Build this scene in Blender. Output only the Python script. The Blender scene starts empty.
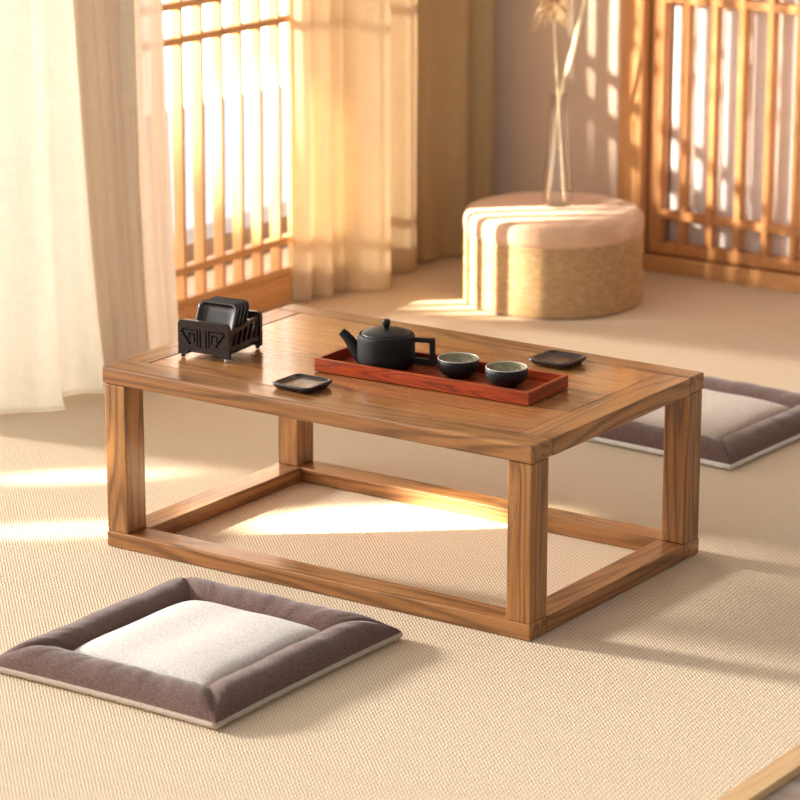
import bpy, bmesh, math, random
from mathutils import Vector, Matrix
random.seed(7)
PI = math.pi
C = bpy.context.scene.collection
sc = bpy.context.scene

# ------------------------------------------------------------ camera
cam_d = bpy.data.cameras.new('camera')
cam = bpy.data.objects.new('camera', cam_d); C.objects.link(cam)
yaw, pitch, roll = -0.6008, 0.2693, 0.001
f = Vector((math.cos(pitch)*math.sin(yaw), math.cos(pitch)*math.cos(yaw), -math.sin(pitch)))
r = Vector((math.cos(yaw), -math.sin(yaw), 0)); u = r.cross(f)
r2 = r*math.cos(roll)+u*math.sin(roll); u2 = -r*math.sin(roll)+u*math.cos(roll)
M = Matrix((r2, u2, -f)).transposed().to_4x4(); M.translation = (2.2549, -3.6283, 1.5475)
cam.matrix_world = M
cam_d.sensor_width = 36; cam_d.lens = 3080.6*36/800
cam_d.clip_start = .05; cam_d.clip_end = 100
cam_d.dof.use_dof = True; cam_d.dof.focus_distance = 4.7; cam_d.dof.aperture_fstop = 6.0
sc.camera = cam

# ------------------------------------------------------------ world, lights, exposure
sc.view_settings.view_transform = 'Standard'; sc.view_settings.look = 'None'
sc.view_settings.gamma = 1; sc.view_settings.exposure = 0.20
w = bpy.data.worlds.new('sky'); sc.world = w; w.use_nodes = True
nt = w.node_tree; nt.nodes.clear()
geo = nt.nodes.new('ShaderNodeTexCoord'); sep = nt.nodes.new('ShaderNodeSeparateXYZ')
nt.links.new(geo.outputs['Generated'], sep.inputs[0])
rmp = nt.nodes.new('ShaderNodeValToRGB')
mr = nt.nodes.new('ShaderNodeMapRange'); mr.inputs[1].default_value = -1; mr.inputs[2].default_value = 1
nt.links.new(sep.outputs[0], mr.inputs[0]); nt.links.new(mr.outputs[0], rmp.inputs[0])
e = rmp.color_ramp.elements
e[0].position = .25; e[0].color = (1.0, .96, .89, 1); e[1].position = .66; e[1].color = (.12, .12, .12, 1)
el = rmp.color_ramp.elements.new(.48); el.color = (.56, .56, .56, 1)
bg = nt.nodes.new('ShaderNodeBackground'); bg.inputs[1].default_value = 4.5
wo = nt.nodes.new('ShaderNodeOutputWorld')
zr_ = nt.nodes.new('ShaderNodeMapRange'); zr_.inputs[1].default_value = .12; zr_.inputs[2].default_value = .8
zr_.inputs[3].default_value = 1.0; zr_.inputs[4].default_value = .16
nt.links.new(sep.outputs[2], zr_.inputs[0])
vm = nt.nodes.new('ShaderNodeVectorMath'); vm.operation = 'SCALE'
nt.links.new(rmp.outputs[0], vm.inputs[0]); nt.links.new(zr_.outputs[0], vm.inputs[3])
nt.links.new(vm.outputs[0], bg.inputs[0]); nt.links.new(bg.outputs[0], wo.inputs[0])

def aim(o, d): o.rotation_euler = Vector(d).to_track_quat('-Z', 'Y').to_euler()
def ddir(az, elv):
    a, b = math.radians(az), math.radians(elv)
    return Vector((math.cos(a)*math.cos(b), math.sin(a)*math.cos(b), -math.sin(b)))
sd = bpy.data.lights.new('sun', 'SUN'); sd.energy = 5.2; sd.angle = math.radians(6); sd.color = (1, .945, .88)
sun = bpy.data.objects.new('sun', sd); C.objects.link(sun); aim(sun, ddir(9, 16)); sun.location = (-6, -.8, 2.2)

def spot(name, target, az, elv, dist, half, energy, blend=.5, rad=.03, col=(1, .9, .72)):
    d = bpy.data.lights.new(name, 'SPOT'); d.energy = energy; d.spot_blend = blend
    d.spot_size = 2*math.atan(half/dist); d.shadow_soft_size = rad; d.color = col
    o = bpy.data.objects.new(name, d); C.objects.link(o)
    v = ddir(az, elv); o.location = Vector(target)-v*dist; aim(o, v); return o
spot('sunbeam_window', (-1.57, 1.455, .335), 40, 25, 8, .19, 21000, .5, .03)
spot('lattice_side_spot', (-1.57, 1.30, .64), 58, 9, 8, .32, 9000, .8, .10)  # added spot, lights the sides of the lattice bars in place of sun
spot('sunbeam_table', (-.50, .375, 0), 40, 20, 7, .105, 34000, .9, .03)
spot('sunbeam_floor', (-1.09, .27, 0), 42, 16, 7, .032, 16000, 1, .02)
spot('sunbeam_floor', (-.92, .02, 0), 42, 16, 7, .040, 18000, 1, .02)
SCR = spot('gobo_spot', (-.80, 2.25, .58), 92, 18, 40, .56, 150000, .45, .07, (1, .90, .76))  # added spot behind the gobo lattice, aimed to clear the left curtain

# ------------------------------------------------------------ materials
def new_mat(name):
    m = bpy.data.materials.new(name); m.use_nodes = True
    t = m.node_tree; b = t.nodes['Principled BSDF']; return m, t, b
def N(t, typ, **k):
    n = t.nodes.new(typ)
    for a, v in k.items(): setattr(n, a, v)
    return n
def ramp(t, fac, stops):
    n = N(t, 'ShaderNodeValToRGB'); cr = n.color_ramp
    cr.elements[0].position = stops[0][0]; cr.elements[0].color = (*stops[0][1], 1)
    cr.elements[1].position = stops[-1][0]; cr.elements[1].color = (*stops[-1][1], 1)
    for p, c in stops[1:-1]:
        q = cr.elements.new(p); q.color = (*c, 1)
    t.links.new(fac, n.inputs[0]); return n.outputs[0]
def coords(t, scale=(1, 1, 1), rot=(0, 0, 0), loc=(0, 0, 0)):
    c = N(t, 'ShaderNodeTexCoord'); m = N(t, 'ShaderNodeMapping')
    m.inputs['Scale'].default_value = scale; m.inputs['Rotation'].default_value = rot; m.inputs['Location'].default_value = loc
    t.links.new(c.outputs['Object'], m.inputs[0]); return m.outputs[0]
def noise(t, vec, scale, detail=3, rough=.5, dist=0):
    n = N(t, 'ShaderNodeTexNoise'); n.inputs['Scale'].default_value = scale; n.inputs['Detail'].default_value = detail
    n.inputs['Roughness'].default_value = rough; n.inputs['Distortion'].default_value = dist
    t.links.new(vec, n.inputs['Vector']); return n.outputs[0]
def math_(t, op, a, b=None, c=None):
    n = N(t, 'ShaderNodeMath', operation=op)
    for i, v in enumerate((a, b, c)):
        if v is None: continue
        if isinstance(v, (int, float)): n.inputs[i].default_value = v
        else: t.links.new(v, n.inputs[i])
    return n.outputs[0]
def mixc(t, fac, a, b, mode='MIX'):
    n = N(t, 'ShaderNodeMix', data_type='RGBA', blend_type=mode)
    if isinstance(fac, (int, float)): n.inputs[0].default_value = fac
    else: t.links.new(fac, n.inputs[0])
    for i, v in ((6, a), (7, b)):
        if isinstance(v, tuple): n.inputs[i].default_value = (*v, 1)
        else: t.links.new(v, n.inputs[i])
    return n.outputs[2]
def bump(t, b, h, strength=.2, dist=.001):
    n = N(t, 'ShaderNodeBump'); n.inputs['Strength'].default_value = strength; n.inputs['Distance'].default_value = dist
    t.links.new(h, n.inputs['Height']); t.links.new(n.outputs[0], b.inputs['Normal'])

def wood(name, axis, cols, rough=.4, coat=0, freq=1.0, loc=(0, 0, 0), contrast=1.0, bumpy=.08):
    """cols: dark line, mid, light. grain runs along axis"""
    m, t, b = new_mat(name)
    s = [14*freq]*3; s[axis] = 1.3*freq
    v = coords(t, tuple(s), loc=loc)
    n1 = noise(t, v, 1.0, 2.0, .5, .3)
    rings = math_(t, 'SINE', math_(t, 'MULTIPLY', n1, 62.0))
    rings = math_(t, 'MULTIPLY_ADD', rings, .5, .5)
    rings = math_(t, 'POWER', rings, 2.5)
    s2 = [170*freq]*3; s2[axis] = 5*freq
    n2 = noise(t, coords(t, tuple(s2), loc=loc), 1.0, 3, .6)
    s3 = [700*freq]*3; s3[axis] = 22*freq
    n3 = noise(t, coords(t, tuple(s3), loc=loc), 1.0, 2, .6)
    s4 = [5*freq]*3; s4[axis] = .8*freq
    n4 = noise(t, coords(t, tuple(s4), loc=(loc[0]+3, loc[1], loc[2])), 1.0, 2, .5)
    base = ramp(t, math_(t, 'MULTIPLY_ADD', math_(t, 'ADD', math_(t, 'MULTIPLY', n2, .55), math_(t, 'MULTIPLY', n4, .6)), 1.6*contrast, -.45-.2*(contrast-1)),
                [(.1, cols[1]), (.9, cols[2])])
    c = mixc(t, math_(t, 'MULTIPLY', rings, .55*contrast), base, cols[0])
    pores = math_(t, 'GREATER_THAN', n3, .62)
    c = mixc(t, math_(t, 'MULTIPLY', pores, .42*contrast), c, cols[0])
    t.links.new(c, b.inputs['Base Color'])
    b.inputs['Roughness'].default_value = rough; b.inputs['Specular IOR Level'].default_value = .3
    if coat:
        b.inputs['Coat Weight'].default_value = coat; b.inputs['Coat Roughness'].default_value = .12
    bump(t, b, n3, bumpy, .0006)
    return m
def S(h):  # sRGB 0-255 -> linear
    return tuple(((x/255)/12.92 if x/255 <= .04045 else ((x/255+.055)/1.055)**2.4) for x in h)

TC = (S((62, 34, 16)), S((126, 80, 42)), S((184, 131, 78)))
TW = [wood('elm_x', 0, TC, .34, .35), wood('elm_y', 1, TC, .34, .35, loc=(2, 5, 1)), wood('elm_z', 2, TC, .36, .3, loc=(7, 1, 4))]
TCt = (S((104, 60, 30)), S((158, 104, 57)), S((198, 144, 90)))
TWP = wood('elm_panel', 0, TCt, .22, .6, .8, loc=(1, 8, 0), bumpy=.02, contrast=.75)
LC = (S((190, 128, 76)), S((220, 164, 108)), S((234, 188, 134)))
LW = [wood('pine_x', 0, LC, .5, 0, contrast=.5), wood('pine_y', 1, LC, .5, 0, contrast=.5), wood('pine_z', 2, LC, .5, 0, contrast=.5)]
RC = (S((60, 12, 3)), S((132, 38, 9)), S((190, 78, 22)))
RW = [wood('rosewood_x', 0, RC, .38, .08, 2.0), wood('rosewood_y', 1, RC, .38, .08, 2.0)]
DC = (S((8, 4, 3)), S((26, 13, 11)), S((44, 24, 20)))
DW = wood('ebony', 0, DC, .36, .15, 3.0)
DWZ = wood('saucer_ebony', 1, (S((12, 8, 8)), S((28, 20, 20)), S((42, 31, 30))), .24, .4, 3.0)

def mat_weave():
    m, t, b = new_mat('woven_mat')
    c = N(t, 'ShaderNodeTexCoord'); s = N(t, 'ShaderNodeSeparateXYZ'); t.links.new(c.outputs['Object'], s.inputs[0])
    X, Y = s.outputs[0], s.outputs[1]
    nz = noise(t, coords(t, (1, 1, 1)), 60, 2, .5)
    wob = math_(t, 'MULTIPLY_ADD', nz, .0048, -.0024)
    p = math_(t, 'ADD', math_(t, 'ADD', X, Y), wob)
    q = math_(t, 'SUBTRACT', X, Y)
    a = math_(t, 'SINE', math_(t, 'MULTIPLY', p, 2*PI/.0067))
    bb = math_(t, 'SINE', math_(t, 'ADD', math_(t, 'MULTIPLY', q, 2*PI/.0170), math_(t, 'MULTIPLY', p, 2*PI/.0134)))
    h = math_(t, 'MULTIPLY_ADD', math_(t, 'ADD', math_(t, 'MULTIPLY', a, .6), math_(t, 'MULTIPLY', bb, .4)), .5, .5)
    fine = noise(t, coords(t, (1, 1, 1)), 420, 2, .6)
    big = noise(t, coords(t, (1, 2.2, 1), rot=(0, 0, .3)), 2.2, 3, .6)
    rows = noise(t, coords(t, (2, 60, 1)), 1.0, 3, .7)
    hh = math_(t, 'ADD', math_(t, 'MULTIPLY', h, .62), math_(t, 'MULTIPLY', fine, .45))
    col = ramp(t, hh, [(.10, S((166, 138, 110))), (.45, S((219, 199, 171))), (.85, S((243, 229, 206)))])
    col = mixc(t, math_(t, 'MULTIPLY', math_(t, 'ADD', big, rows), .20), col, S((196, 166, 130)))
    t.links.new(col, b.inputs['Base Color']); b.inputs['Roughness'].default_value = .85
    b.inputs['Specular IOR Level'].default_value = .2
    bump(t, b, hh, .55, .0016)
    return m
def mat_fabric(name, c1, c2, scale=900, rough=.95, bumpy=.4, blotch=.25, c3=None):
    m, t, b = new_mat(name)
    w1 = noise(t, coords(t, (1, .18, 1)), scale, 1, .5); w2 = noise(t, coords(t, (.18, 1, 1)), scale, 1, .5)
    h = math_(t, 'MULTIPLY', math_(t, 'ADD', w1, w2), .5)
    col = ramp(t, h, [(.36, c1), (.62, c2)])
    bl = noise(t, coords(t, (1, 1, 1)), 14, 4, .6)
    col = mixc(t, math_(t, 'MULTIPLY', bl, blotch), col, c3 or c1)
    t.links.new(col, b.inputs['Base Color']); b.inputs['Roughness'].default_value = rough
    b.inputs['Sheen Weight'].default_value = .25; b.inputs['Specular IOR Level'].default_value = .15
    bump(t, b, h, bumpy, .0012)
    return m
def mat_plain(name, col, rough=.5, var=.12, scale=20, bumpy=0, metal=0, spec=.5, bscale=None):
    m, t, b = new_mat(name)
    n = noise(t, coords(t), scale, 4, .6)
    d = tuple(x*(1-var) for x in col); l = tuple(min(1, x*(1+var)) for x in col)
    t.links.new(ramp(t, n, [(.3, d), (.7, l)]), b.inputs['Base Color'])
    b.inputs['Roughness'].default_value = rough; b.inputs['Metallic'].default_value = metal; b.inputs['Specular IOR Level'].default_value = spec
    if bumpy: bump(t, b, noise(t, coords(t), bscale or scale*4, 3, .6), bumpy, .001)
    return m
def mat_curtain(name, col, trans=.5, clear=.1):
    m, t, b = new_mat(name); t.nodes.remove(b)
    out = t.nodes['Material Output']
    w1 = noise(t, coords(t, (1, 1, .06)), 500, 1, .5); w2 = noise(t, coords(t, (.06, .06, 1)), 600, 1, .5)
    h = math_(t, 'MULTIPLY', math_(t, 'ADD', w1, w2), .5)
    cc = ramp(t, h, [(.3, tuple(x*.86 for x in col)), (.7, col)])
    di = N(t, 'ShaderNodeBsdfDiffuse'); tr = N(t, 'ShaderNodeBsdfTranslucent'); tp = N(t, 'ShaderNodeBsdfTransparent')
    t.links.new(cc, di.inputs[0]); t.links.new(cc, tr.inputs[0])
    m1 = N(t, 'ShaderNodeMixShader'); m1.inputs[0].default_value = trans
    t.links.new(di.outputs[0], m1.inputs[1]); t.links.new(tr.outputs[0], m1.inputs[2])
    m2 = N(t, 'ShaderNodeMixShader'); m2.inputs[0].default_value = clear
    t.links.new(m1.outputs[0], m2.inputs[1]); t.links.new(tp.outputs[0], m2.inputs[2])
    t.links.new(m2.outputs[0], out.inputs[0])
    return m
M_mat = mat_weave()
M_wall = mat_plain('wall_plaster', S((238, 216, 194)), .9, .03, 6, .15, bscale=120)
M_par = mat_plain('parapet_stone', S((150, 142, 140)), .9, .1, 12)
M_ext = mat_plain('terrace_stone', S((200, 200, 205)), .9, .06, 8)
M_brown = mat_fabric('brown_linen', S((74, 51, 46)), S((124, 95, 86)), 1000, blotch=.2)
M_cream = mat_fabric('cream_linen', S((190, 182, 174)), S((240, 234, 228)), 1000, blotch=.1)
M_greige = mat_fabric('beige_linen', S((166, 152, 136)), S((204, 190, 174)), 1000, blotch=.1)
M_pink = mat_fabric('ottoman_linen', S((206, 164, 132)), S((228, 190, 160)), 500, bumpy=.2, blotch=.1)
M_iron = mat_plain('cast_iron', S((10, 10, 11)), .6, .3, 90, 1.0, spec=.3, bscale=420)
M_ironlid = mat_plain('cast_iron_lid', S((14, 15, 16)), .48, .12, 40, .15, spec=.4, bscale=300)
M_cup = mat_plain('black_stoneware', S((14, 14, 15)), .55, .3, 80, .4, spec=.35, bscale=300)
M_glaze = mat_plain('crackle_glaze', S((158, 150, 122)), .16, .22, 160, 0)
M_rim = mat_plain('rim_glaze', S((196, 190, 176)), .2, .1, 60)
M_foot = mat_plain('glass_foot', S((190, 190, 190)), .2, .05, 60)
M_paper = mat_plain('shoji_paper', S((244, 238, 234)), .9, .02, 30)
M_sheer = mat_curtain('sheer_curtain', S((240, 234, 222)), .50, .08)
M_sheer_thin = mat_curtain('sheer_voile', S((240, 224, 204)), .35, .22)
M_gold = mat_curtain('gold_sheer', S((246, 230, 200)), .45, .06)
M_drape = mat_curtain('olive_drape', S((214, 190, 146)), .15, 0)
M_stem = mat_plain('dry_stem', S((246, 230, 190)), .6, .06, 60)
M_plume = mat_plain('dry_plume', S((222, 188, 142)), .9, .15, 90)
def mat_rope():
    m, t, b = new_mat('jute_rope')
    n = noise(t, coords(t, (1, 1, 5)), 60, 4, .7)
    c = N(t, 'ShaderNodeTexCoord'); s = N(t, 'ShaderNodeSeparateXYZ'); t.links.new(c.outputs['Object'], s.inputs[0])
    ang = N(t, 'ShaderNodeMath', operation='ARCTAN2'); t.links.new(s.outputs[1], ang.inputs[0]); t.links.new(s.outputs[0], ang.inputs[1])
    tw = math_(t, 'SINE', math_(t, 'ADD', math_(t, 'MULTIPLY', ang.outputs[0], 190), math_(t, 'MULTIPLY', s.outputs[2], 500)))
    h = math_(t, 'ADD', math_(t, 'MULTIPLY', tw, .12), n)
    t.links.new(ramp(t, h, [(.25, S((150, 112, 72))), (.5, S((196, 158, 112))), (.8, S((222, 190, 146)))]), b.inputs['Base Color'])
    b.inputs['Roughness'].default_value = .9; bump(t, b, h, .5, .002)
    return m
M_rope = mat_rope()
def mat_glass():
    m, t, b = new_mat('clear_glass'); t.nodes.remove(b); out = t.nodes['Material Output']
    tp = N(t, 'ShaderNodeBsdfTransparent'); tp.inputs[0].default_value = (.985, .985, .985, 1)
    gl = N(t, 'ShaderNodeBsdfGlossy'); gl.inputs['Roughness'].default_value = .03
    lw = N(t, 'ShaderNodeLayerWeight'); lw.inputs[0].default_value = .5
    fz = math_(t, 'MULTIPLY_ADD', math_(t, 'POWER', lw.outputs['Facing'], 2.6), .85, .05)
    mx = N(t, 'ShaderNodeMixShader'); t.links.new(fz, mx.inputs[0])
    t.links.new(tp.outputs[0], mx.inputs[1]); t.links.new(gl.outputs[0], mx.inputs[2]); t.links.new(mx.outputs[0], out.inputs[0])
    return m
M_glass = mat_glass()
def mat_planks():
    m, t, b = new_mat('ash_planks')
    s = (.7, 16, 1)
    n = noise(t, coords(t, s), 1.5, 4, .6)
    br = N(t, 'ShaderNodeTexBrick'); br.inputs['Scale'].default_value = 1
    br.inputs['Brick Width'].default_value = .9; br.inputs['Row Height'].default_value = .11; br.inputs['Mortar Size'].default_value = .0015
    br.inputs['Color1'].default_value = (1, 1, 1, 1); br.inputs['Color2'].default_value = (.9, .9, .9, 1); br.inputs['Mortar'].default_value = (.35, .3, .27, 1)
    t.links.new(coords(t), br.inputs[0])
    c = ramp(t, n, [(.3, S((176, 158, 142))), (.7, S((214, 198, 182)))])
    t.links.new(mixc(t, 1.0, c, br.outputs[0], 'MULTIPLY'), b.inputs['Base Color'])
    b.inputs['Roughness'].default_value = .5
    return m
M_plank = mat_planks()

# ------------------------------------------------------------ helpers
def link(name, me, mat, parent=None, smooth=False, bevel=0, seg=2, loc=(0, 0, 0), rotz=0, solid=0, sub=0):
    o = bpy.data.objects.new(name, me); C.objects.link(o)
    if mat: me.materials.append(mat)
    o.location = loc; o.rotation_euler = (0, 0, rotz)
    if parent: o.parent = parent
    if smooth: me.polygons.foreach_set('use_smooth', [True]*len(me.polygons))
    if solid:
        md = o.modifiers.new('thickness', 'SOLIDIFY'); md.thickness = solid; md.offset = 0
    if sub:
        md = o.modifiers.new('subdivision', 'SUBSURF'); md.levels = sub; md.render_levels = sub
    if bevel:
        md = o.modifiers.new('bevel', 'BEVEL'); md.width = bevel; md.segments = seg; md.limit_method = 'ANGLE'; md.angle_limit = math.radians(40)
        me.polygons.foreach_set('use_smooth', [True]*len(me.polygons))
        wn = o.modifiers.new('weighted', 'WEIGHTED_NORMAL'); wn.keep_sharp = False
    return o
def mesh_from(verts, faces, name='mesh'):
    me = bpy.data.meshes.new(name); me.from_pydata([tuple(v) for v in verts], [], faces); me.update(); return me
def box_v(V, F, x0, x1, y0, y1, z0, z1):
    n = len(V)
    V += [(x0, y0, z0), (x1, y0, z0), (x1, y1, z0), (x0, y1, z0), (x0, y0, z1), (x1, y0, z1), (x1, y1, z1), (x0, y1, z1)]
    F += [tuple(n+i for i in q) for q in ((3, 2, 1, 0), (4, 5, 6, 7), (0, 1, 5, 4), (1, 2, 6, 5), (2, 3, 7, 6), (3, 0, 4, 7))]
def boxes(name, bl, mat, parent=None, bevel=0, **k):
    V, F = [], []
    for b in bl: box_v(V, F, *b)
    return link(name, mesh_from(V, F), mat, parent, bevel=bevel, **k)
def empty(name, loc=(0, 0, 0), rotz=0):
    o = bpy.data.objects.new(name, None); C.objects.link(o); o.location = loc; o.rotation_euler = (0, 0, rotz); o.empty_display_size = .05; return o
def tag(o, label, cat, group=None):
    o['label'] = label; o['category'] = cat
    if group: o['group'] = group
    return o
def struct(o, label=None):
    o['kind'] = 'structure'
    if label: o['label'] = label
    return o
def lathe(prof, n=64, cap0=True, cap1=True):
    V, F = [], []
    for rr, z in prof:
        for i in range(n):
            a = 2*PI*i/n; V.append((rr*math.cos(a), rr*math.sin(a), z))
    for j in range(len(prof)-1):
        for i in range(n):
            k = (i+1) % n; F.append((j*n+i, j*n+k, (j+1)*n+k, (j+1)*n+i))
    if cap0: F.append(tuple(reversed(range(n))))
    if cap1: F.append(tuple(range((len(prof)-1)*n, len(prof)*n)))
    return mesh_from(V, F)
def tube(pts, rads, n=12, flat=1.0):
    """tube along pts with radii"""
    V, F = [], []
    pts = [Vector(p) for p in pts]; ref = Vector((0, 0, 1))
    for j, p in enumerate(pts):
        d = (pts[min(j+1, len(pts)-1)]-pts[max(j-1, 0)]).normalized()
        rf = ref if abs(d.dot(ref)) < .95 else Vector((0, 1, 0))
        a = d.cross(rf).normalized(); b = a.cross(d)
        for i in range(n):
            t = 2*PI*i/n; V.append(p+a*math.cos(t)*rads[j]*flat+b*math.sin(t)*rads[j])
    for j in range(len(pts)-1):
        for i in range(n):
            k = (i+1) % n; F.append((j*n+i, j*n+k, (j+1)*n+k, (j+1)*n+i))
    F.append(tuple(reversed(range(n)))); F.append(tuple(range((len(pts)-1)*n, len(pts)*n)))
    return mesh_from(V, F)
def rsq(hx, hy, rad, n=6):
    """rounded rectangle outline, CCW"""
    P = []
    for cx, cy, a0 in ((hx-rad, hy-rad, 0), (-hx+rad, hy-rad, 90), (-hx+rad, -hy+rad, 180), (hx-rad, -hy+rad, 270)):
        for i in range(n+1):
            a = math.radians(a0+90*i/n); P.append((cx+rad*math.cos(a), cy+rad*math.sin(a)))
    return P
def loft(rings, cap0=True, cap1=True):
    V, F = [], []; n = len(rings[0])
    for rg in rings: V += rg
    for j in range(len(rings)-1):
        for i in range(n):
            k = (i+1) % n; F.append((j*n+i, j*n+k, (j+1)*n+k, (j+1)*n+i))
    if cap0: F.append(tuple(reversed(range(n))))
    if cap1: F.append(tuple(range((len(rings)-1)*n, len(rings)*n)))
    return mesh_from(V, F)
def crom(P, n):
    P = [Vector(p) for p in P]; Q = [P[0]*2-P[1]]+P+[P[-1]*2-P[-2]]; out = []
    for i in range(1, len(Q)-2):
        for k in range(n):
            t = k/n; a, b, c, d = Q[i-1], Q[i], Q[i+1], Q[i+2]
            out.append(.5*((2*b)+(c-a)*t+(2*a-5*b+4*c-d)*t*t+(3*b-a-3*c+d)*t**3))
    out.append(P[-1]); return out

# ------------------------------------------------------------ setting
XL, YB, HW = -1.62, 2.30, 2.5      # left wall face, back wall face, height
struct(boxes('floor', [(XL-.12, 3.2, -4.4, YB+.12, -.062, -.012)], M_plank))
wb = struct(boxes('wall_back', [(XL-.12, 3.2, YB, YB+.12, -.012, HW)], M_wall))
wl = struct(boxes('wall_left', [(XL-.12, XL, 1.93, YB, -.012, HW),
                                (XL-.12, XL, -4.4, 1.93, 2.2, HW),
                                (XL-.12, XL, -4.4, -2.6, -.012, 2.2),
                                (XL-.12, XL, .86, 1.93, -.012, .05)], M_wall))
struct(boxes('wall_parapet', [(-1.90, -1.80, .3, 3.4, -.05, .10)], M_par))
struct(boxes('floor_terrace', [(-3.4, XL-.12, -4.4, 4.0, -.10, -.05)], M_ext))
# woven mat with its wooden border strip
struct(boxes('floor_woven_mat', [(XL, .51, -4.0, YB, -.0119, 0)], M_mat), 'woven straw floor matting')
M_edge = wood('edging_ash', 1, (S((168, 128, 88)), S((206, 170, 124)), S((224, 192, 148))), .5, 0, contrast=.6)
struct(boxes('trim_1', [(.51, .548, -4.0, YB, -.0119, .001)], M_edge, bevel=.002), 'wooden edging strip of the matting')

# left lattice window
wn = empty('window_1', (0, 0, 0)); struct(wn, 'tall wooden lattice window in the left wall')
Y0, Y1 = .86, 1.93
boxes('window_frame', [(-1.60, -1.55, Y0, Y0+.03, 0, 2.2), (-1.60, -1.55, Y1-.03, Y1, 0, 2.2), (-1.60, -1.55, Y0+.03, Y1-.03, 2.17, 2.2)], LW[2], wn, bevel=.002)
boxes('bottom_panel', [(-1.60, -1.55, Y0+.03, Y1-.03, 0, .060)], LW[1], wn, bevel=.003)
rl = []
for z0, z1 in ((.060, .076), (.126, .142), (.597, .611), (.668, .682), (1.30, 1.315), (1.37, 1.385)):
    rl.append((-1.580, -1.556, Y0+.03, Y1-.03, z0, z1))
boxes('lattice_rail', rl, LW[1], wn, bevel=.0015)
bl = []
yy = 1.165-.0648*4
while yy < Y1-.04:
    bl.append((-1.584, -1.558, yy-.0042, yy+.0042, .06, 2.17)); yy += .0648
boxes('lattice_bars', bl, LW[2], wn, bevel=.0015)

# shoji door on the back wall
dr = empty('door_1', (0, 0, 0)); struct(dr, 'sliding lattice screen door with paper panels on the back wall')
boxes('door_post', [(-1.147, -1.088, 2.19, 2.30, .0, 2.1)], LW[2], dr, bevel=.004)
boxes('bottom_track', [(-1.088, 1.7, 2.20, 2.30, .0, .036)], LW[0], dr, bevel=.003)
boxes('top_track', [(-1.088, 1.7, 2.19, 2.30, 2.06, 2.1)], LW[0], dr, bevel=.003)
DFC = (S((172, 110, 62)), S((208, 148, 94)), S((226, 172, 118)))
LD = [wood('door_pine_x', 0, DFC, .5, 0, contrast=.5), wood('door_pine_z', 2, DFC, .5, 0, contrast=.5)]
fr = boxes('door_frame', [(-1.084, -1.052, 2.215, 2.25, .040, 2.06), (-.052, -.020, 2.215, 2.25, .040, 2.06),
                     (-1.052, -.052, 2.215, 2.25, .040, .066), (-1.052, -.052, 2.215, 2.25, 2.03, 2.06)], LD[1], dr, bevel=.003)
boxes('door_rails', [(-1.052, -.052, 2.218, 2.240, z, z+.019) for z in (.119, .598, .680, 1.28, 1.36)], LD[0], dr, bevel=.002)
xb = -1.000; bl = []
while xb < -.07:
    bl.append((xb-.008, xb+.008, 2.216, 2.242, .066, 2.03)); xb += .069
boxes('door_bars', bl, LD[1], dr, bevel=.002)
boxes('paper_panel', [(-1.055, -.05, 2.262, 2.264, .05, 2.05)], M_paper, dr)
d2 = empty('door_2', (0, 0, 0)); struct(d2, 'second sliding lattice screen further right')
boxes('door_frame', [(-.018, .014, 2.215, 2.25, .04, 2.06), (1.05, 1.08, 2.215, 2.25, .04, 2.06), (.014, 1.05, 2.215, 2.25, .04, .066), (.014, 1.05, 2.215, 2.25, 2.03, 2.06)], LD[1], d2, bevel=.003)
boxes('door_bars', [(.014+.069*i+.05, .014+.069*i+.066, 2.216, 2.242, .066, 2.03) for i in range(14)], LD[1], d2, bevel=.002)
boxes('paper_panel', [(.01, 1.06, 2.262, 2.264, .05, 2.05)], M_paper, d2)

# lattice gobo added out of view to bar the light on the back wall
LP = SCR.location
def back(pt, Y=-1.8):
    pt = Vector(pt); return LP+(pt-LP)*((Y-LP.y)/(pt.y-LP.y))
g0 = back((-1.290, 2.3, .434)); g1 = back((-1.290, 2.3, .326)); mag = (2.3-LP.y)/(-1.8-LP.y)
pit = .0605/.482/mag
gobo = empty('gobo_lattice', (g0.x, -1.80, 0), math.radians(-59.2)); struct(gobo, 'unseen lattice gobo added to bar the light on the back wall')
boxes('lattice_bars', [(pit*(i+.5)-.25*pit, pit*(i+.5)+.25*pit, -.005, .005, .02, 2.3) for i in range(-3, 14)], LW[2], gobo)
boxes('lattice_rail', [(-pit*2.8, pit*13.8, -.006, .006, z-h, z+h) for z, h in ((.03, .03), (.6, .02), (1.2, .02), (g0.z, .011), (g1.z, .022), (2.28, .025))], LW[0], gobo)

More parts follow.
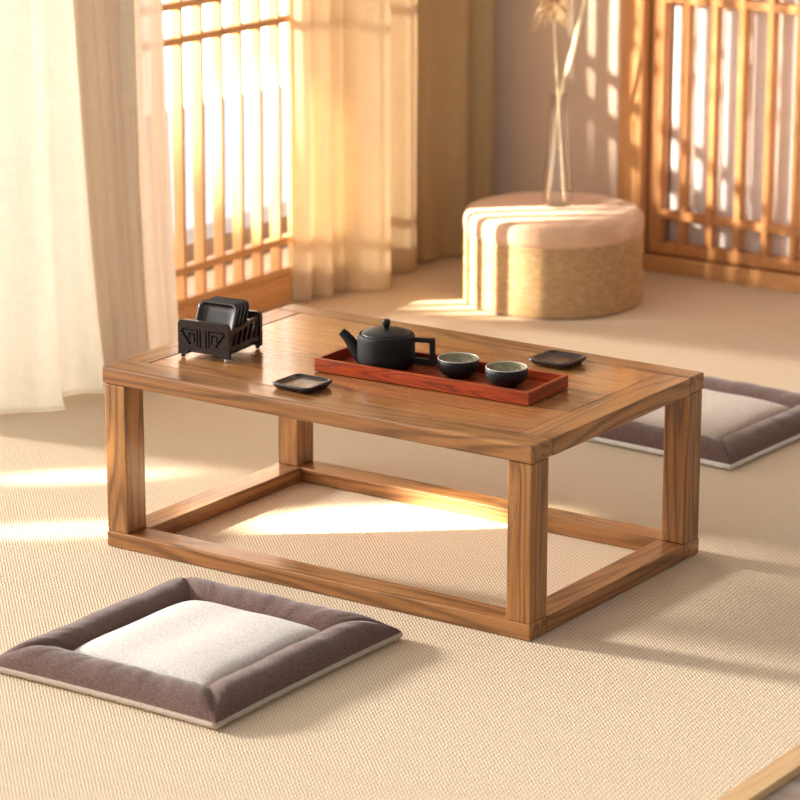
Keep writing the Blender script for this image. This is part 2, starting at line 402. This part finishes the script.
# ------------------------------------------------------------ curtains
def curtain(name, bot, top, H, mat, parent=None, n=14, thick=.0012, hem=.0, rows=40, ripple=.003, seed=0, nfreq=1.0):
    A, B = crom([(*p, 0) for p in bot], n), crom([(*p, 0) for p in top], n)
    m = max(len(A), len(B))
    def resamp(P):
        o = []
        for i in range(m):
            q = i/(m-1)*(len(P)-1); k = min(int(q), len(P)-2); o.append(P[k].lerp(P[k+1], q-k))
        return o
    A, B = resamp(A), resamp(B)
    rnd = random.Random(seed); ph = [rnd.uniform(0, 6.3) for _ in range(6)]
    V, F = [], []
    for j in range(rows+1):
        t = j/rows; z = H*t**1.4
        for i in range(m):
            s = i/(m-1)
            p = A[i].lerp(B[i], t**.9)
            d = (A[min(i+1, m-1)]-A[max(i-1, 0)]).normalized(); nn = Vector((-d.y, d.x, 0))
            q = ripple*(math.sin(s*21*nfreq+ph[0]+z*1.3)+.6*math.sin(s*47*nfreq+ph[1]-z*2)+.3*math.sin(s*90*nfreq+ph[2]+z*3))
            fl = hem*math.exp(-z/.05)
            q += fl*math.sin(s*33+ph[3])
            V.append((p.x+nn.x*q, p.y+nn.y*q, max(.0012, z+(.0012 if j == 0 else 0))))
    for j in range(rows):
        for i in range(m-1):
            a = j*m+i; F.append((a, a+1, a+m+1, a+m))
    return link(name, mesh_from(V, F), mat, parent, smooth=True, solid=thick)
# big left sheer: folds read from its hem
cl = empty('sheer_curtain', (-1.40, .55, 0)); tag(cl, 'tall cream sheer curtain pooling in folds at the left edge', 'curtain')
def off(P, o): return [(p[0]-o[0], p[1]-o[1]) for p in P]
o1 = (-1.40, .55)
botL = [(-1.52, .36), (-1.48, .43), (-1.465, .50), (-1.42, .55), (-1.396, .59), (-1.44, .605), (-1.465, .65), (-1.435, .69), (-1.408, .72), (-1.45, .735), (-1.44, .77), (-1.40, .80), (-1.385, .825)]
topL = [(-1.52, .36), (-1.47, .43), (-1.455, .50), (-1.418, .548), (-1.495, .552), (-1.49, .59), (-1.45, .625), (-1.425, .65), (-1.465, .66), (-1.46, .70), (-1.42, .73), (-1.395, .765), (-1.38, .785)]
curtain('curtain_panel', off(botL, o1), off(topL, o1), 2.15, M_sheer, cl, hem=.004, ripple=.0025, seed=2)
botT = [(-1.40, .79), (-1.38, .82), (-1.37, .855), (-1.352, .893)]
topT = [(-1.44, .70), (-1.42, .74), (-1.405, .79), (-1.378, .84)]
curtain('voile_edge', off([(-1.43, .76)]+botT, o1), off([(-1.47, .66)]+topT, o1), 2.15, M_sheer_thin, cl, ripple=.0015, seed=5)
# golden sheer right of the lattice
cg = empty('sheer_curtain', (-1.50, 1.65, 0)); tag(cg, 'sunlit golden sheer curtain just right of the left lattice window', 'curtain')
o2 = (-1.50, 1.65)
botG = [(-1.548, 1.515), (-1.515, 1.535), (-1.535, 1.565), (-1.498, 1.588), (-1.530, 1.615), (-1.500, 1.640), (-1.535, 1.655), (-1.478, 1.672), (-1.445, 1.705), (-1.452, 1.745), (-1.515, 1.76), (-1.50, 1.80), (-1.530, 1.83), (-1.495, 1.87), (-1.500, 1.915), (-1.54, 1.93)]
topG = [(x-.0, y-.004) for x, y in botG]
curtain('curtain_panel', off(botG, o2), off(topG, o2), 2.15, M_gold, cg, hem=.002, ripple=.0018, seed=8)
cd = empty('linen_drape', (-1.50, 2.05, 0)); tag(cd, 'heavier olive beige drape hanging in the room corner', 'curtain')
o3 = (-1.50, 2.05)
botD = [(-1.56, 1.945), (-1.525, 1.965), (-1.51, 2.00), (-1.515, 2.05), (-1.49, 2.09), (-1.50, 2.125), (-1.535, 2.14), (-1.50, 2.17), (-1.49, 2.21), (-1.52, 2.25)]
topD = [(x, y-.01) for x, y in botD]
curtain('curtain_panel', off(botD, o3), off(topD, o3), 2.15, M_drape, cd, ripple=.002, seed=11, thick=.003)

# ------------------------------------------------------------ ottoman + vase
ot = empty('ottoman', (-1.106, 1.854, 0)); tag(ot, 'round rope-wound ottoman with peach fabric lid by the back wall', 'ottoman')
prof = [(.150, .0), (.182, .001)]
nr = 22
for i in range(nr):
    z0 = .003+i*.0067
    for k in range(4):
        a = PI*k/4; prof.append((.188+.0032*math.sin(a), z0+.0067*k/4))
prof += [(.188, .151), (.17, .152)]
link('rope_body', lathe(prof, 96), M_rope, ot, smooth=True)
lp = [(.17, .148), (.186, .1485), (.1905, .152), (.192, .165), (.1915, .182), (.189, .190), (.184, .1955), (.174, .1985), (.12, .2005), (.06, .201), (.001, .201)]
link('fabric_lid', lathe(lp, 96), M_pink, ot, smooth=True)
VX, VY = -1.109, 1.874
va = empty('glass_vase', (VX, VY, .2012)); tag(va, 'slim clear glass bottle vase standing on the round ottoman', 'vase')
vp = [(a*1.14, b) for a, b in [(.001, 0), (.026, 0), (.0295, .003), (.0295, .012), (.027, .045), (.0215, .115), (.0175, .18), (.0155, .2385), (.0140, .2385), (.0158, .18), (.0198, .115), (.0252, .045), (.0272, .014), (.024, .008), (.001, .007)]]
link('vase_body', lathe(vp, 48, False, False), M_glass, va, smooth=True)
stp = crom([(-.020, -.008, .012), (-.010, -.002, .12), (-.001, .006, .235), (.020, .019, .33), (.045, .036, .46), (.080, .055, .62), (.10, .06, .70)], 8)
st = tag(link('dried_stem', tube(stp, [.0032+.0026*min(1, max(0, (p.z-.2)/.1)) for p in stp], 12), M_stem, smooth=True, loc=(VX, VY, .2012)), 'thick pale bare stem leaning right out of the glass vase', 'dried stem')
# pampas stem with plume
pg = empty('pampas_grass', (VX, VY, .2012)); tag(pg, 'thin dried pampas grass with a fluffy plume in the glass vase', 'dried grass')
g1 = crom([(.014, .004, .010), (.008, -.003, .12), (.002, -.008, .235), (-.006, -.009, .33), (-.012, -.008, .42)], 8)
link('stem', tube(g1, [.0022]*len(g1), 8), M_stem, pg, smooth=True)
V, F = [], []
rp = random.Random(3)
for i in range(520):
    # drooping barbs of the plume
    t = rp.random(); base = Vector((-.012-.004*t, -.008, .405+.17*t))
    a = rp.uniform(0, 2*PI); ln = rp.uniform(.025, .055)*(1.0-.3*t)
    dv = Vector((math.cos(a), math.sin(a), rp.uniform(-.5, .5))).normalized()
    p0 = base; p1 = base+dv*ln*.6; p2 = base+dv*ln+Vector((0, 0, -ln*.5))
    sd_ = Vector((-dv.y, dv.x, 0)).normalized()*.0013
    n = len(V)
    for p, wv in ((p0, 1), (p1, 1.3), (p2, .3)):
        V += [p+sd_*wv, p-sd_*wv, p+Vector((0, 0, .0014))*wv]
    for q in (0, 3):
        for i2 in range(3):
            k2 = (i2+1) % 3; F.append((n+q+i2, n+q+k2, n+q+3+k2, n+q+3+i2))
link('plume', mesh_from(V, F), M_plume, pg, smooth=True)

# ------------------------------------------------------------ low table
W, D, H = .8034, .5092, .30
tb = empty('low_table', (0, 0, 0)); tag(tb, 'low rectangular honey wood tea table with open box base', 'table')
ST = .028
boxes('frame_board', [(-W-.0022, .001, -.001, .057, H-ST, H)], TW[0], tb, bevel=.004, seg=3)
boxes('frame_board', [(-W-.0022, .001, D-.045, D+.001, H-ST, H)], TW[0], tb, bevel=.004, seg=3)
boxes('frame_board', [(-W-.0018, -W+.048, .0574, D-.0454, H-ST+.0002, H-.0003)], TW[1], tb, bevel=.0012)
boxes('frame_board', [(-.054, .0006, .0574, D-.0454, H-ST+.0002, H-.0003)], TW[1], tb, bevel=.0012)
boxes('panel', [(-W+.0493, -.0553, .0583, D-.0463, H-.018, H-.0008)], TWP, tb, bevel=.0008)
LX, LY = .042, .048
for x0 in (-W+.001, -LX-.001):
    for y0 in (.001, D-LY-.001):
        boxes('leg', [(x0, x0+LX, y0, y0+LY, .0265, H-ST-.0003)], TW[2], tb, bevel=.0025)
RH = .027
boxes('base_rail', [(-W, 0, 0, LY, .0005, RH)], TW[0], tb, bevel=.003, seg=3)
boxes('base_rail', [(-W, 0, D-LY, D, .0005, RH)], TW[0], tb, bevel=.003, seg=3)
boxes('base_rail', [(-W, -W+LX+.008, LY+.0003, D-LY-.0003, .0007, RH-.0002)], TW[1], tb, bevel=.002)
boxes('base_rail', [(-LX-.008, 0, LY+.0003, D-LY-.0003, .0007, RH-.0002)], TW[1], tb, bevel=.002)

# ------------------------------------------------------------ tea tray
TZ = H+.0002
ty = empty('tea_tray', (-.3165, .2345, TZ), math.radians(2.4)); tag(ty, 'long reddish wooden tea tray on the low table', 'tray')
hx, hy, th, wh = .194, .0622, .0075, .021
boxes('tray_base', [(-hx+.004, hx-.004, -hy+.004, hy-.004, 0, .005)], RW[0], ty)
boxes('tray_side', [(-hx, hx, -hy, -hy+th, .0003, wh)], RW[0], ty, bevel=.0008)
boxes('tray_side', [(-hx, hx, hy-th, hy, .0003, wh)], RW[0], ty, bevel=.0008)
boxes('tray_side', [(-hx, -hx+th, -hy+th, hy-th, .0003, wh)], RW[1], ty, bevel=.0008)
boxes('tray_side', [(hx-th, hx, -hy+th, hy-th, .0003, wh)], RW[1], ty, bevel=.0008)
TF = TZ+.0052

# ------------------------------------------------------------ teapot
tp = empty('teapot', (-.4205, .2372, TF), math.radians(19)); tag(tp, 'black cast iron teapot with square handle on the reddish tray', 'teapot')
R0 = .0450
pp = [(.032, 0), (.038, .0005), (.0415, .003), (.0440, .008), (R0, .015), (R0+.0003, .030), (R0, .044), (.0446, .0475), (.0430, .0500), (.0408, .0508), (.0396, .0498), (.0392, .0470), (.001, .046)]
pp = [(a*1.012, b*1.07) for a, b in pp]
link('pot_body', lathe(pp, 72, True, False), M_iron, tp, smooth=True)
ld = [(.0384, .0465), (.0388, .0498), (.0372, .0513), (.030, .0540), (.020, .0562), (.008, .0575), (.001, .0577)]
ld = [(a*1.012, .0465*1.07+(b-.0465)*1.15) for a, b in ld]
lid = link('lid', lathe(ld, 64, True, False), M_ironlid, tp, smooth=True)
kn = [(.0046, .0570), (.0044, .0592), (.0054, .0615), (.0066, .0645), (.0068, .0680), (.0064, .0705), (.0052, .0716), (.001, .0718)]
kn = [(a, b+.0046) for a, b in kn]
link('knob', lathe(kn, 32, True, False), M_ironlid, lid, smooth=True)
sp = crom([(-.037, 0, .012), (-.046, 0, .019), (-.055, 0, .032), (-.064, 0, .043), (-.0735, 0, .0520)], 6)
link('spout', tube(sp, [.0140-.0076*(i/(len(sp)-1))**.75 for i in range(len(sp))], 20), M_iron, tp, smooth=True)
# square loop handle
V, F = [], []
ys = .0042
out_ = [(a*1.05 if a > .05 else a, b*1.07) for a, b in [(.040, .0465), (.0735, .0475), (.0755, .0455), (.0760, .0070), (.0745, .0055), (.040, .0085)]]
inn_ = [(a*1.05 if a > .05 else a, b*1.07) for a, b in [(.040, .0405), (.0665, .0405), (.0677, .0395), (.0680, .0170), (.0668, .0158), (.040, .0165)]]
for y in (-ys, ys):
    for p in out_: V.append((p[0], y, p[1]))
    for p in inn_: V.append((p[0], y, p[1]))
m = len(out_)
for i in range(m-1):
    F.append((i, i+1, m+i+1, m+i)); F.append((2*m+i, 3*m+i, 3*m+i+1, 2*m+i+1))
    F.append((i, 2*m+i, 2*m+i+1, i+1)); F.append((m+i, m+i+1, 3*m+i+1, 3*m+i))
F.append((0, m, 3*m, 2*m)); F.append((m-1, 2*m-1+2*m, 2*m-1, m-1) if False else (m-1, 3*m-1, 4*m-1, 2*m-1))
link('handle', mesh_from(V, F), M_iron, tp, bevel=.0012)

# ------------------------------------------------------------ cups
def cup(loc, label, rz):
    c = empty('tea_cup', loc, rz); tag(c, label, 'cup', 'black tea cups on the tray')
    ou = [(.0160, 0), (.0165, .0018), (.0200, .0032), (.0260, .0065), (.0303, .0115), (.0327, .0180), (.0332, .0245), (.0324, .0300)]
    link('cup_body', lathe(ou+[(.0312, .0300), (.0314, .0270)], 56, True, False), M_cup, c, smooth=True)
    link('rim', lathe([(.0324, .0294), (.0325, .0303), (.0318, .0308), (.0310, .0303), (.0308, .0294)], 56, False, False), M_rim, c, smooth=True)
    inr = [(.0310, .0299), (.0314, .0245), (.0303, .0190), (.0270, .0125), (.0215, .0078), (.0120, .0058), (.0005, .0055)]
    link('glaze', lathe(inr, 56, False, True), M_glaze, c, smooth=True)
    return c
cup((-.2925, .249, TF), 'black tea cup with grey glaze beside the teapot handle', .3)
cup((-.2015, .246, TF), 'black tea cup with grey glaze near the tray end', 1.1)

# ------------------------------------------------------------ saucers
def saucer_mesh(s=.0365, t=.0105):
    def ring(h, z, rad): return [(x, y, z) for x, y in rsq(h, h, rad)]
    R = [ring(s*.78, 0, .008), ring(s*.84, .0006, .009), ring(s*.97, t*.55, .011), ring(s, t*.72, .012), ring(s, t*.93, .012), ring(s-.0015, t, .0115),
         ring(s-.0042, t-.0002, .010), ring(s-.0056, t-.0016, .009), ring(s-.0075, t-.0034, .008), ring(s*.5, t-.0044, .006)]
    return loft(R)
SM = saucer_mesh(); SM.materials.append(DWZ); SM.polygons.foreach_set('use_smooth', [True]*len(SM.polygons))
def saucer(loc, rot, label, group=None, name='saucer'):
    o = bpy.data.objects.new(name, SM); C.objects.link(o); o.location = loc; o.rotation_euler = rot
    return tag(o, label, 'saucer', group)
saucer((-.466, .075, TZ), (0, 0, math.radians(-1)), 'square dark wood saucer lying on the table by its long front edge')
saucer((-.218, .424, TZ), (0, 0, math.radians(-2)), 'square dark wood saucer lying behind the right end of the tray')

# ------------------------------------------------------------ saucer holder
HO = Vector((-.742, .1155, TZ)); ha = math.radians(7)
hd = empty('saucer_holder', HO, ha); tag(hd, 'carved dark wood saucer rack standing on the table corner', 'saucer rack')
HWD, HD, HT, PT = .094, .108, .0615, .008
def panel_mesh(y0, carved):
    # outline in xz: rounded top corners, feet, shallow arch; built as a grid of prisms with pierced slots
    pts = []
    def arc(cx, cz, rr, a0, a1, n=6): return [(cx+rr*math.cos(math.radians(a0+(a1-a0)*i/n)), cz+rr*math.sin(math.radians(a0+(a1-a0)*i/n))) for i in range(n+1)]
    pts += [(0, .005), (.016, .005)] + arc(.022, .0085, .0040, 200, 90, 4) + [(HWD-.022, .0125)] + arc(HWD-.022, .0085, .0040, 90, -20, 4) + [(HWD-.016, .005), (HWD, .005)]
    pts += arc(HWD-.008, HT-.008, .008, 0, 90)+arc(.008, HT-.008, .008, 90, 180)
    n = len(pts); V = [(x, y0, z) for x, z in pts]+[(x, y0+PT, z) for x, z in pts]
    F = [tuple(range(n)), tuple(reversed(range(n, 2*n)))]
    for i in range(n):
        k = (i+1) % n; F.append((k, i, n+i, n+k))
    me = mesh_from(V, F)
    return me
for nm, y0 in (('front_panel', 0), ('back_panel', HD-PT)):
    o = link(nm, panel_mesh(y0, True), DW, hd, bevel=.0012)
    # carved key pattern: raised/cut strokes as slim recess bars cut with a boolean
    V, F = [], []
    def bar(x0, x1, z0, z1): box_v(V, F, x0, x1, y0-.002, y0+PT*.55 if y0 == 0 else y0+PT+.002, z0, z1)
    cx = HWD/2
    for s in (-1, 1):
        def sx(a, b): return (cx+s*a, cx+s*b) if s > 0 else (cx+s*b, cx+s*a)
        bar(*sx(.0042, .0068), .018, .048)
        bar(*sx(.0095, .0390), .0455, .0482)
        bar(*sx(.0095, .0120), .020, .0455)
        bar(*sx(.0150, .0175), .026, .0415)
        bar(*sx(.0175, .0270), .0390, .0415)
        bar(*sx(.0245, .0270), .0315, .0390)
        for k in range(5):
            bar(*sx(.0385-.0034*k-.0024, .0385-.0034*k+.0024), .0410-.0044*k-.001, .0410-.0044*k+.0038)
    cutm = mesh_from(V, F); 
    bm = bmesh.new(); bm.from_mesh(cutm); bm.to_mesh(cutm); bm.free()
    co = bpy.data.objects.new('carving_cut', cutm); C.objects.link(co); co.parent = hd
    md = o.modifiers.new('carve', 'BOOLEAN'); md.object = co; md.operation = 'DIFFERENCE'; md.solver = 'EXACT'; md.use_self = True
    dg = bpy.context.evaluated_depsgraph_get(); dg.update()
    # bake the carving so no cutter object is left in the scene
    o.modifiers.remove(o.modifiers['weighted']); bv = o.modifiers['bevel']; o.modifiers.remove(bv)
    dg = bpy.context.evaluated_depsgraph_get()
    me2 = bpy.data.meshes.new_from_object(o.evaluated_get(dg)); o.modifiers.clear(); o.data = me2
    bpy.data.objects.remove(co)
    me2.polygons.foreach_set('use_smooth', [False]*len(me2.polygons))
    md = o.modifiers.new('bevel', 'BEVEL'); md.width = .0008; md.segments = 2; md.limit_method = 'ANGLE'; md.angle_limit = math.radians(50)
# side rails with slanted pierced slats
for x0 in (.002, HWD-.0075):
    V, F = [], []
    x1 = x0+.0055
    def prism(poly):
        n = len(V); k = len(poly)
        V.extend([(x0, y, z) for y, z in poly]); V.extend([(x1, y, z) for y, z in poly])
        F.append(tuple(n+i for i in reversed(range(k)))); F.append(tuple(n+k+i for i in range(k)))
        for i in range(k):
            j = (i+1) % k; F.append((n+i, n+j, n+k+j, n+k+i))
    a, b = PT-.001, HD-PT+.001
    prism([(a, .040), (b, .050), (b, .056), (a, .047)])
    prism([(a, .012), (a+.012, .016), (b-.012, .016), (b, .012), (b, .022), (a, .022)])
    ns = 6
    for k in range(ns):
        yy = a+(b-a-.014)*k/(ns-1)
        prism([(yy, .0215), (yy+.0045, .0215), (yy+.0145, .0525-.010*(1-k/ns)), (yy+.010, .0525-.010*(1-k/ns))])
    link('side_rail', mesh_from(V, F), DW, hd, bevel=.0006)
boxes('bottom_slat', [(.009, HWD-.009, PT-.001, HD-PT+.001, .0075, .0100)], DW, hd)
for x in (.007, HWD-.007):
    for y in (PT/2, HD-PT/2):
        link('foot', lathe([(.0030, 0), (.0036, .0005), (.0036, .0048), (.003, .0052)], 16), M_foot if (x > .05 and y < .05) else DW, hd, smooth=True, loc=(x, y, 0))
labs = ['square dark saucer standing foremost in the carved rack', 'square dark saucer second from the front in the rack',
        'square dark saucer third from the front in the rack', 'square dark saucer rearmost in the carved rack']
for i in range(4):
    ly = .044+.0119*i
    tilt = math.radians(66)
    # saucer stands on its edge, face to the front, leaning back
    c_, s_ = math.cos(ha), math.sin(ha)
    lx = HWD/2+.001
    px_, py_ = HO.x+c_*lx-s_*ly, HO.y+s_*lx+c_*ly
    zc = TZ+.0178+.0365*math.sin(tilt)-.0035-.0006*i
    saucer((px_, py_, zc), (tilt, 0, ha), labs[i], 'saucers upright in the rack')

# ------------------------------------------------------------ floor cushions
def cushion(name, loc, rz, label, Lx=.436, Ly=.455, bw=.082, seed=0, ptop=.026, mats=(None, None, None)):
    c = empty(name, loc, rz); tag(c, label, 'cushion', 'square floor cushions on the matting')
    rnd = random.Random(seed); ph = [rnd.uniform(0, 6.3) for _ in range(12)]
    hx, hy = Lx/2, Ly/2
    zr = .0135   # rim height
    def wig(s, k): return .0022*math.sin(s*27+ph[k])+.0014*math.sin(s*61+ph[k+1])
    def outline(a, b):
        # pull the sides in slightly between the corners
        x = a*hx*(1-.018*(1-b*b)); y = b*hy*(1-.018*(1-a*a)); return x, y
    def border_strip(side):
        V, F = [], []; n, m = 60, 16
        for i in range(n+1):
            s = -1+2*i/n
            for j in range(m+1):
                t = j/m      # 0 outer edge .. 1 inner edge
                d = bw*t
                if side in (0, 2):
                    sg = -1 if side == 0 else 1
                    hl = hx-d; x0, y0 = s*hl, sg*(hy-d)
                else:
                    sg = 1 if side == 1 else -1
                    hl = hy-d; x0, y0 = sg*(hx-d), s*hl
                sc_ = 1-(t)
                if side in (0, 2):
                    y0 -= sg*.018*hy*(1-s*s)*sc_
                else:
                    x0 -= sg*.018*hx*(1-s*s)*sc_
                pr = max(0.0, math.sin(PI*t*.96))**.60
                e_ = 1-abs(s)
                crease = 1-.27*math.exp(-(e_*hl/.010))
                wr = 1+.035*math.sin(s*7+ph[side])+.02*math.sin(s*17+ph[side+2]+t*3)+.012*math.sin(s*37+ph[side+4]-t*5)
                # gathers near the corners
                wr += .03*math.exp(-e_*hl/.05)*math.sin(s*70+t*6+ph[side])
                taper = .74+.26*min(1, (e_*hl+d)/.05)
                z = zr+(ptop)*pr*crease*wr*taper
                if t == 1: z = zr+.004
                V.append((x0, y0, z))
        for i in range(n):
            for j in range(m):
                a = i*(m+1)+j; q = (a, a+1, a+m+2, a+m+1)
                F.append(q if side in (1, 2) else tuple(reversed(q)))
        me = mesh_from(V, F); bm = bmesh.new(); bm.from_mesh(me); bmesh.ops.recalc_face_normals(bm, faces=bm.faces[:])
        if bm.faces[len(bm.faces)//2].normal.z < 0: bmesh.ops.reverse_faces(bm, faces=bm.faces[:])
        bm.to_mesh(me); bm.free()
        return me
    for side in range(4):
        link('border', border_strip(side), mats[0], c, smooth=True)
    # middle panel
    V, F = [], []; n = 44
    ix, iy = hx-bw+.004, hy-bw+.004
    for i in range(n+1):
        for j in range(n+1):
            a, b = -1+2*i/n, -1+2*j/n
            g = ((1-abs(a)**5)*(1-abs(b)**5))**.38
            z = zr+.001+.0225*g*(1+.03*math.sin(a*7+ph[6])+.03*math.sin(b*6+ph[7]))
            V.append((a*ix, b*iy, z))
    for i in range(n):
        for j in range(n):
            a = i*(n+1)+j; F.append((a, a+n+1, a+n+2, a+1))
    link('middle_panel', mesh_from(V, F), mats[1], c, smooth=True)
    # underside: cream fabric rim and bottom
    rings = []
    K = 40
    def ring(inset, z, wg=0):
        P = []
        for e_ in range(4):
            for k in range(K):
                s = -1+2*k/K
                a, b = [(s, -1), (1, s), (-s, 1), (-1, -s)][e_]
                x, y = (a*(hx-inset), b*(hy-inset))
                if e_ in (0, 2): y -= b*.018*hy*(1-s*s)
                else: x -= a*.018*hx*(1-s*s)
                w_ = wg*(math.sin(s*30+ph[8+e_])+.6*math.sin(s*71+ph[e_]))
                P.append((x, y, z+w_))
        return P
    rings = [ring(.03, .0006), ring(.010, .0008), ring(.002, .0035, .0003), ring(-.0015, .0080, .0004), ring(-.0012, .0120, .0003), ring(.0012, .0140, .0002), ring(.008, .0138)]
    link('underside', loft(rings, True, True), mats[2], c, smooth=True)
    return c
cushion('floor_cushion', (-.366, -.322, 0), math.radians(0), 'brown bordered cream floor cushion in front of the low table', Lx=.412, Ly=.446, seed=4, mats=(M_brown, M_cream, M_greige))
cushion('floor_cushion', (-.382, 1.165, 0), math.radians(-3), 'brown bordered beige floor cushion behind the low table', Lx=.44, Ly=.44, seed=9, mats=(M_brown, M_greige, M_cream))
